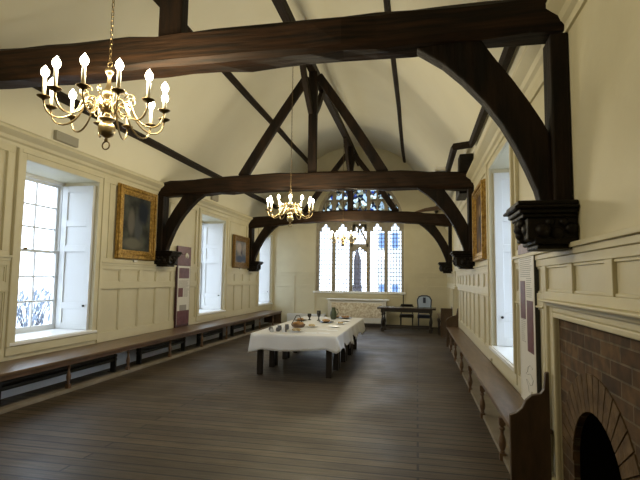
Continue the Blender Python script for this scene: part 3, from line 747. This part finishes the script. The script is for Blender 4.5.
# ------------------------------------------------------------------ display banners
def board(label, side, y0, y1, z0, z1, d, kind):
    s = 1 if side == 'left' else -1
    root = thing('display_board', label, 'display board', (side_x(side, d), (y0+y1)/2, z0), 0, 'display boards on the benches')
    W, H = (y1-y0), z1-z0; th = .03 if side == 'left' else .033
    xa, xb = sorted((0, -s*th)); MB().box(xa, xb, -W/2, W/2, 0, H).build('backing', 'maroon_dark' if side == 'left' else 'black_iron', root)
    def card(n, u0, u1, v0, v1, m, lift=.004, par=root):      # u across 0..1 as seen from the room (left to right)
        if side == 'left': a, b = -W/2+u0*W, -W/2+u1*W
        else: a, b = W/2-u1*W, W/2-u0*W
        x0_, x1_ = sorted((0, s*lift)); return MB().box(x0_, x1_, a, b, v0*H, v1*H).build(n, m, par)
    if kind == 'left':
        sh = card('printed_sheet', .07, .97, .03, .755, 'white_card'); card('header', 0, 1, .76, 1, 'maroon', .005)
        card('photo', .14, .9, .60, .73, 'maroon', .007, sh); card('photo', .12, .46, .37, .48, 'maroon', .007, sh)
        card('photo', .08, .96, .03, .20, 'maroon', .007, sh); card('photo', .25, .75, .2, .27, 'grey_print', .007, sh)
        em = MB(); 
        for a in range(5):
            t = PI*(.1+a*.2); em.lathe([(.001, -.05), (.018, -.02), (.018, .02), (.001, .05)], (.012, .09+.05*math.cos(t), H*.87+.05*math.sin(t)), 6)
        em.build('leaf_emblem', 'white_card', root)
        tx = MB()
        for i in range(11):
            v = .57-i*.009; tx.box(.0042, .006, -W/2+.12*W, -W/2+W*random.uniform(.7, .92), v*H, v*H+.006)
        for i in range(12):
            v = .47-i*.009; tx.box(.0042, .006, W*.02, W*random.uniform(.32, .42), v*H, v*H+.006)
        tx.build('printed_text', 'grey_print', sh)
    else:
        sh = card('printed_sheet', .10, 1, .0, .93, 'white_card'); card('header', .0, 1, .935, 1, 'maroon', .005); card('border', 0, .08, 0, .93, 'white_card', .003)
        card('photo', .14, .45, .52, .76, 'maroon', .007, sh); card('photo', .55, .92, .33, .64, 'maroon', .007, sh)
        tx = MB()
        for i in range(44):
            v = .91-i*.0062*2
            u0, u1 = (.15, .9) if v > .78 else ((.55, .9) if v > .66 else (.15, .45))
            if .52 < v < .78 and u0 == .15: continue
            a, b = W/2-u1*W, W/2-u0*W
            tx.box(-.0062, -.0042, a+random.uniform(0, .08), b, v*H, v*H+.005)
        sq = MB(); sq.tube([(-.006, -W*.12+.11*math.sin(t*.7)+.03*math.sin(t*2.3), H*.03+.012*t+.03*math.cos(t*1.1)) for t in range(26)], .0018, 4); sq.build('line_drawing', 'grey_print', sh)
        tx.build('printed_text', 'grey_print', sh)
    return root
board('maroon and white printed display board standing on left bench before the second window', 'left', 8.98, 9.56, .452, 2.16, .06, 'left')
board('tall white printed display board standing on right bench beside the near truss', 'right', 4.08, 4.66, .452, 1.84, .038, 'right')

# wall vents / small boxes
o = MB().box(XL, XL+.012, 5.50, 5.93, 3.42, 3.55); 
for i in range(6): o.box(XL+.012, XL+.018, 5.51, 5.92, 3.43+i*.02, 3.438+i*.02)
tag(MB().box(XL-.02, XL+.05, 5.50, 5.93, 3.40, 3.53).build('wall_vent', 'wire'), 'pale grey vent plate above the cornice behind the nearest chandelier', 'vent')
tag(MB().box(XL-.02, XL+.05, 10.6, 10.95, 3.42, 3.58).build('wall_vent', 'wire'), 'pale grey vent plate above the cornice over the second left window', 'vent')
tag(MB().box(.32, .50, TR[1]+.0, TR[1]+.12, 3.425, 3.50).build('junction_box', 'white_card', bevel=.005), 'small pale box sitting on top of the middle tie beam', 'box')
tag(MB().box(-.46, -.435, YE-.05, YE-.024, .62, 1.02).build('cable_conduit', 'black_iron'), 'thin dark upright conduit below right end of the great window', 'conduit')

# ------------------------------------------------------------------ fireplace
fp = thing('fireplace', 'brick fireplace with a cream moulded surround, lower right corner', 'fireplace', (XR, 2.6, 0))
def fput(mb, name, m, **k): return bput(mb, name, m, fp, **k)
mb = MB()
for y, z_, d in ((3.61, FZ, .03), (3.65, FZ+.035, .022), (3.73, FZ+.075, .045)):   # stepped moulding
    wv = .045 if d != .022 else .085
    mb.box(XR-d, XR, y, y+wv, 0, z_+wv-.01); mb.box(XR-d, XR, FY0-.3, y, z_, z_+wv-.01)
mb.box(XR-.09, XR, FY0-.3, 3.79, FZ+.105, FZ+.125)
mb.box(XR-.055, XR, 3.60, 3.79, 0, .14)
fput(mb, 'surround', 'cream', bevel=.008)
AY, AZ, AR = 2.97, .36, .40
ap = [(AY+AR*math.cos(PI*t/20), AZ+AR*math.sin(PI*t/20)) for t in range(21)]      # from far side to near
xb0, xb1 = XR+.01, XR+.045
mb = MB(); mb.box(xb0, xb1, AY+AR, FY1, 0, FZ); mb.box(xb0, xb1, FY0, AY-AR, 0, FZ)
mb.ribbon([(p, (p[0], FZ)) for p in ap], 'x', xb0, xb1)
fput(mb, 'brick_face', 'brick')
mb = MB()
for i in range(20):
    t0, t1 = PI*(i+.06)/20, PI*(i+.94)/20
    q = [(AY+r*math.cos(t), AZ+r*math.sin(t)) for r, t in ((AR, t0), (AR+.215, t0), (AR+.215, t1), (AR, t1))]
    if all(p[0] < FY1 for p in q): mb.prism(q, 'x', xb0-.008, xb0+.034)
fput(mb, 'arch_bricks', 'voussoir')
mb = MB(); mb.box(XR+.62, XR+.66, FY0, FY1, 0, FZ); mb.box(xb1, XR+.62, FY1-.06, FY1, 0, FZ); mb.box(xb1, XR+.62, FY0, FY0+.06, 0, FZ); mb.box(xb1, XR+.62, FY0+.06, FY1-.06, FZ-.06, FZ)
fput(mb, 'firebox', 'soot_and_dark')
pq = MB().lathe([(.001, 0), (.07, 0), (.075, .012), (.03, .02), (.001, .02)], n=8); pq.v = [(XR+.24-z, 2.955+x, .60+y) for x, y, z in pq.v]
fput(pq, 'iron_plaque', 'plaque'); fput(MB().box(XR+.235, XR+.25, 2.945, 2.965, 0, .54), 'plaque_stand', 'black_iron')

# ------------------------------------------------------------------ cloth-covered tables
TZ = .655
tlabs = ['nearest dark-legged table under the white cloth', 'second dark-legged table from the near end under the white cloth', 'third dark-legged table from the near end under the white cloth', 'farthest dark-legged table under the white cloth']
def table_proto():
    t = thing('trestle_table', tlabs[0], 'table', (-1.87, 0, 0), 0, 'tables under the white cloth')
    MB().box(-.62, .60, -.02, .72, TZ-.045, TZ-.015).build('tabletop', 'dark_wood', t, bevel=.004)
    mb = MB(); mb.box(-.55, .54, .04, .07, TZ-.13, TZ-.045); mb.box(-.55, .54, .63, .66, TZ-.13, TZ-.045); mb.build('apron', 'dark_wood', t)
    for x in (-.60, .505):
        for y in (.0, .63): MB().box(x, x+.085, y, y+.075, 0, TZ-.045).build('leg', 'dark_wood', t, bevel=.004)
    return t
t0 = table_proto()
for i in range(4):
    o = t0 if i == 0 else copy_tree(t0)
    o.location = (-1.87, 7.12+i*.80, 0); o['label'] = tlabs[i]
cx0, cx1, cy0, cy1 = -2.49, -1.16, 6.88, 10.35
vs, fs = [], []
def edge_pts():
    P = []
    def seg(a, b, n, nx, ny):
        for i in range(n): P.append((lerp(a[0], b[0], i/n), lerp(a[1], b[1], i/n), nx, ny))
    seg((cx0, cy0), (cx1, cy0), 48, 0, -1); seg((cx1, cy0), (cx1, cy1), 110, 1, 0); seg((cx1, cy1), (cx0, cy1), 48, 0, 1); seg((cx0, cy1), (cx0, cy0), 110, -1, 0)
    return P
EP = edge_pts(); n = len(EP); rows = 7
for r in range(rows):
    f = r/(rows-1)
    for i, (x, y, nx, ny) in enumerate(EP):
        s = i*.055
        w_ = .5+.5*math.sin(i*.42+.8*math.sin(i*.13)); corner = min(math.hypot(x-a, y-b) for a in (cx0, cx1) for b in (cy0, cy1))
        cc = max(0, 1-corner/.16)
        drop = .215 + .03*math.sin(i*.09) + .07*cc
        if nx == 1: drop += .05*math.sin(i*.23)+.04*math.sin(i*.61)+.02
        out = f*(.008+.022*w_) + cc*f*.012
        if nx == 1: out += f*.035*w_
        ang = math.atan2(y-(cy0+cy1)/2, x-(cx0+cx1)/2)
        ox, oy = (nx, ny) if cc == 0 else (nx+cc*(1 if x > -1.9 else -1)*(1-abs(nx)), ny+cc*(1 if y > 8 else -1)*(1-abs(ny)))
        zz = TZ+.004-drop*f
        vs.append((x+ox*out, y+oy*out, zz if f > 0 else TZ+.004))
for r in range(rows-1):
    for i in range(n): fs.append((r*n+i, r*n+(i+1) % n, (r+1)*n+(i+1) % n, (r+1)*n+i))
fs.append(tuple(range(n)))
cl = MB(); cl.add(vs, fs); cl.add([(cx0, cy0, TZ-.002)], [])
o = cl.build('tablecloth', 'cloth', smooth=False)
for p in o.data.polygons: p.use_smooth = len(p.vertices) == 4
sm_ = o.modifiers.new('thick', 'SOLIDIFY'); sm_.thickness = .003; sm_.offset = 1
tag(o, 'long white cloth draped over the row of tables', 'tablecloth')

# things laid out on the cloth
TT = TZ+.0075
def plate(x, y, r, m, food=None, label='', name='plate', cat='plate', fr=None):
    t = thing(name, label, cat, (x, y, TT), random.uniform(0, 3), 'dishes on the long table')
    MB().lathe([(r*.55, 0), (r*.6, .006), (r, .018), (r, .022), (r*.6, .011), (.002, .010)], n=20).build('dish', m, t, smooth=True)
    if food:
        mb = MB(); rr = random.Random(int(x*100+y*10))
        for i in range(7):
            a = i*2.4; q = r*.45*math.sqrt(i/7); k = r*.26
            mb.lathe([(k*math.sin(PI*j/6)*rr.uniform(.8, 1.1)+.001, k*.7*(1-math.cos(PI*j/6))) for j in range(7)], (q*math.cos(a), q*math.sin(a), .012), 9)
        mb.build('food', food, t, smooth=True)
    return t
# jug, goblets, basket
t = thing('tall_jug', 'tall dark green jug near the far end of the cloth', 'jug', (-1.72, 9.75, TT))
MB().lathe([(.045, 0), (.062, .03), (.072, .09), (.066, .15), (.045, .19), (.038, .23), (.045, .25), (.036, .25), (.03, .2)], n=18).build('body', 'green_pot', t, smooth=True)
MB().tube([(.044, 0, .22), (.09, 0, .21), (.10, 0, .14), (.07, 0, .09)], .009, 6).build('handle', 'green_pot', t, smooth=True)
def goblet(x, y, h, lab, m='black_pot'):
    o = MB().lathe([(.04, 0), (.04, .008), (.014, .02), (.012, h*.35), (.03, h*.45), (.042, h*.7), (.038, h), (.034, h), (.03, h*.6), (.002, h*.5)], n=14).build('goblet', m, smooth=True)
    o.location = (x, y, TT); tag(o, lab, 'goblet', 'goblets on the long table')
goblet(-1.95, 9.35, .20, 'tall black goblet standing left of the green jug')
goblet(-2.16, 9.42, .13, 'short black goblet standing on left side of the cloth before the green jug')
t = thing('bread_basket', 'round basket heaped with brown bread, with a tall hoop handle', 'basket', (-2.02, 7.95, TT))
MB().lathe([(.085, 0), (.11, .02), (.125, .055), (.12, .058), (.10, .02), (.002, .015)], n=18).build('basket_body', 'bench_dark', t, smooth=True)
MB().tube([(-.12, 0, .05), (-.075, 0, .13), (-.035, 0, .20), (.02, 0, .20), (.05, 0, .14), (.06, 0, .09)], .007, 6).build('handle', 'black_iron', t, smooth=True)
mb = MB()
for i in range(8):
    a = i*.9; mb.lathe([(.036*math.sin(PI*j/6)+.001, .025*(1-math.cos(PI*j/6))) for j in range(7)], (.065*math.cos(a)*(i > 0), .065*math.sin(a)*(i > 0), .03+.012*(i % 3)), 9)
mb.build('bread', 'bread', t, smooth=True)
plate(-1.88, 7.28, .125, 'ceramic', 'pale_food', 'plate of pale pastries nearest the front edge of the cloth')
plate(-1.80, 8.05, .11, 'ceramic', 'pale_food', 'plate of pale pastries right of the bread basket')
plate(-1.72, 8.95, .15, 'black_pot', 'bread', 'dark platter of brown bread right of centre on the cloth', 'platter', 'platter')
plate(-2.28, 9.15, .13, 'black_pot', 'bread', 'dark platter of brown bread at far left of the cloth', 'platter', 'platter')
plate(-1.50, 10.0, .14, 'pewter', 'bread', 'pewter platter of brown bread at far right of the cloth', 'platter', 'platter')
plate(-1.72, 10.12, .10, 'pewter', 'bread', 'small pewter dish of brown bread behind the green jug', 'platter', 'platter')
plate(-1.42, 8.15, .10, 'ceramic', None, 'empty white plate at right edge of the cloth, nearest one')
plate(-1.40, 8.75, .10, 'ceramic', 'pale_food', 'white plate of pale food at right edge, middle of the cloth')
plate(-1.40, 9.35, .10, 'ceramic', None, 'empty white plate at right edge of the cloth, farthest one')
for i, (x, y, a) in enumerate(((-1.62, 7.18, .1), (-1.42, 7.22, -.1), (-1.55, 7.75, .2), (-1.36, 7.62, 0))):
    o = MB().cbox((0, 0, .0015), (.18, .14, .003)).build('paper_sheet', 'paper'); o.location = (x, y, TT); o.rotation_euler.z = a
    tag(o, ['white paper sheet beside the nearest pastry plate', 'white paper sheet at front right corner of the cloth', 'white paper sheet behind, second from right edge', 'white paper sheet behind, at right edge of the cloth'][i], 'paper', 'papers on the cloth')
cupl = ['leftmost small dark pewter cup of the front cluster', 'dark pewter cup at back of the front cluster', 'dark pewter cup in middle of the front cluster', 'pale pewter cup at front of the front cluster', 'rearmost dark pewter cup of the front cluster']
for i, (x, y, h, m) in enumerate(((-2.30, 7.28, .055, 'pewter'), (-2.20, 7.42, .075, 'pewter'), (-2.17, 7.24, .06, 'pewter'), (-2.24, 7.13, .05, 'pewter_pale'), (-2.11, 7.55, .085, 'pewter'))):
    c = MB().lathe([(.026, 0), (.034, .01), (.038, h*.5), (.030, h*.9), (.034, h), (.028, h), (.024, .02), (.002, .012)], n=14).build('cup', m, smooth=True)
    c.location = (x, y, TT); tag(c, cupl[i], 'cup', 'cups on the long table')
for i, x in enumerate((-2.075, -2.03)):
    c = MB().lathe([(.014, 0), (.014, .085), (.010, .09), (.007, .11), (.009, .115)], n=10).build('bottle', 'paper' if i == 0 else 'pewter', smooth=True)
    c.location = (x, 7.2, TT); tag(c, ['thin white bottle right of the pewter cups', 'thin dark bottle right of the white bottle'][i], 'bottle', 'small bottles on the long table')

# ------------------------------------------------------------------ altar table with floral frontal
al = thing('altar_table', 'white table with a mottled floral front standing under the great window', 'altar table', (-1.88, 15.2, 0))
def aput(mb, name, m, **k): return bput(mb, name, m, al, **k)
aput(MB().box(-2.88, -.88, 14.98, 15.46, .83, .87), 'top', 'white_paint', bevel=.006)
aput(MB().box(-2.80, -1.02, 15.03, 15.42, .12, .83), 'case', 'white_box')
aput(MB().box(-2.72, -1.10, 15.015, 15.03, .29, .75), 'frontal', 'floral')
for x in (-2.84, -1.06): aput(MB().box(x, x+.10, 15.0, 15.44, .0, .83), 'side_post', 'white_paint', bevel=.005)
aput(MB().box(-2.74, -1.06, 15.03, 15.40, 0, .10), 'plinth', 'dark_wood')
tag(MB().box(-4.34, -3.02, 15.50, 15.70, 0, .32).build('low_box', 'white_box', bevel=.01), 'long low white box against the end wall left of the altar', 'box')

# ------------------------------------------------------------------ oak table, chairs
ot = thing('oak_table', 'dark oak table on turned legs with stretchers, right of the altar', 'table', (-.30, 14.2, 0), -.05)
TH = .70
MB().box(-.84, .84, -.34, .34, TH-.05, TH).build('tabletop', 'table_top', ot, bevel=.006)
mb = MB(); mb.box(-.70, .70, -.27, -.24, TH-.13, TH-.035); mb.box(-.70, .70, .24, .27, TH-.13, TH-.035); mb.box(-.70, -.67, -.24, .24, TH-.13, TH-.035); mb.box(.67, .70, -.24, .24, TH-.13, TH-.035)
mb.build('apron', 'dark_wood', ot)
for x in (-.69, .69):
    for y in (-.25, .25): baluster(x, y, 0, TH-.035, .045, .09).build('leg', 'dark_wood', ot)
MB().box(-.66, .66, -.265, -.235, .10, .15).box(-.66, .66, .235, .265, .10, .15).box(-.705, -.675, -.22, .22, .10, .15).box(.675, .705, -.22, .22, .10, .15).build('stretcher', 'dark_wood', ot)
def chair(name, label, x, y, rz, fab, wood, backh, w_=.42):
    t = thing(name, label, 'chair', (x, y, 0), rz)
    MB().box(-w_/2, w_/2, -.20, .20, .40, .45).build('seat', wood, t, bevel=.015)
    MB().box(-w_/2-.005, w_/2+.005, -.205, .205, .355, .40).build('seat_frame', wood, t, bevel=.005)
    for sx in (-1, 1):
        MB().tube([(sx*(w_/2-.03), -.17, 0), (sx*(w_/2-.03), -.17, .36)], [.014, .022], 8).build('leg', wood, t)
        MB().tube([(sx*(w_/2-.03), .21, 0), (sx*(w_/2-.03), .18, .40)], [.014, .022], 8).build('leg', wood, t)
    # shield-shaped padded back with rounded top
    pr = [(-w_/2+.04, .50), (-w_/2+.015, .70), (-w_/2+.0, backh-.12), (-w_/2+.05, backh-.03), (-.08, backh), (.08, backh), (w_/2-.05, backh-.03), (w_/2, backh-.12), (w_/2-.015, .70), (w_/2-.04, .50)]
    MB().tube([(a, .20, b) for a, b in pr], .02, 8, closed=True).build('back_frame', wood, t, smooth=True)
    MB().prism([(a*.93, .715+(b-.715)*.93) for a, b in pr], 'y', .185, .215).build('back_pad', fab, t, bevel=.008)
    MB().tube([(-w_/2+.03, .19, .40), (-w_/2+.04, .20, .50)], .018, 6).tube([(w_/2-.03, .19, .40), (w_/2-.04, .20, .50)], .018, 6).build('back_post', wood, t)
    return t
c1 = chair('upholstered_chair', 'chair with rounded pale blue padded back behind the oak table', .22, 14.82, 0, 'blue_fabric', 'navy', 1.02)
MB().box(-.04, .04, .170, .184, .80, .97).build('back_motif', 'navy', c1)
chair('dark_chair', 'low black chair in shadow behind middle of the oak table', -.32, 14.92, 0, 'dark_wood', 'dark_wood', .73)
chair('dark_chair', 'dark armless chair standing at right end of the oak table', .76, 13.62, -PI/2, 'dark_wood', 'dark_wood', .66, .40)

# ------------------------------------------------------------------ outside
MB().box(-60, 60, -30, 80, -1.3, -1.2).build('outside_ground', 'paving', kind='structure')
b = thing('stone_building', 'pale building seen through right side of the great window', 'building', (0, 30, -1.2))
MB().box(-2.5, 7, 0, 5, 0, 9.5).build('wall', 'pale_stone', b)
for x in (-2.35, -1.55, .6, 2.4):
    for z in (1.4, 4.7): MB().box(x, x+.40, -.03, .02, z, z+1.0).build('window_pane', 'blue_glass', b)
t = MB()
t.box(-3.55, -3.05, 26.0, 26.5, -1.2, 1.2); t.box(-3.48, -3.12, 26.05, 26.45, 1.2, 2.5)
t.lathe([(.22, 0), (.17, .3), (.07, .6), (.02, 1.0), (.005, 1.3)], (-3.3, 26.25, 2.5), 8)
tag(t.build('stone_tower', 'tower_stone'), 'dark slender tower seen through middle light of the great window', 'tower')
t = thing('garden_shrub', 'grey-green shrub seen outside the nearest left window', 'shrub', (-12, 12.8, -1.2))
mb = MB(); rr = random.Random(5)
for i in range(500):
    x, y, z = rr.gauss(0, .45), rr.gauss(0, .45), .7+rr.random()*1.5; s = rr.uniform(.03, .06); a = rr.random()*6
    mb.add([(x-s, y, z), (x, y-s*.5, z+.4*s), (x+s*math.cos(a), y+s*math.sin(a), z+s), (x, y+s*.6, z+.2)], [(0, 1, 2), (0, 2, 3)])
mb.build('foliage', 'foliage', t); mb = MB()
for i in range(9): a = i*.7; mb.tube([(0, 0, 0), (.1*math.cos(a), .1*math.sin(a), .8), (.45*math.cos(a), .6*math.sin(a), 1.9)], [.03, .022, .008], 5)
mb.build('stem', 'tower_stone', t)
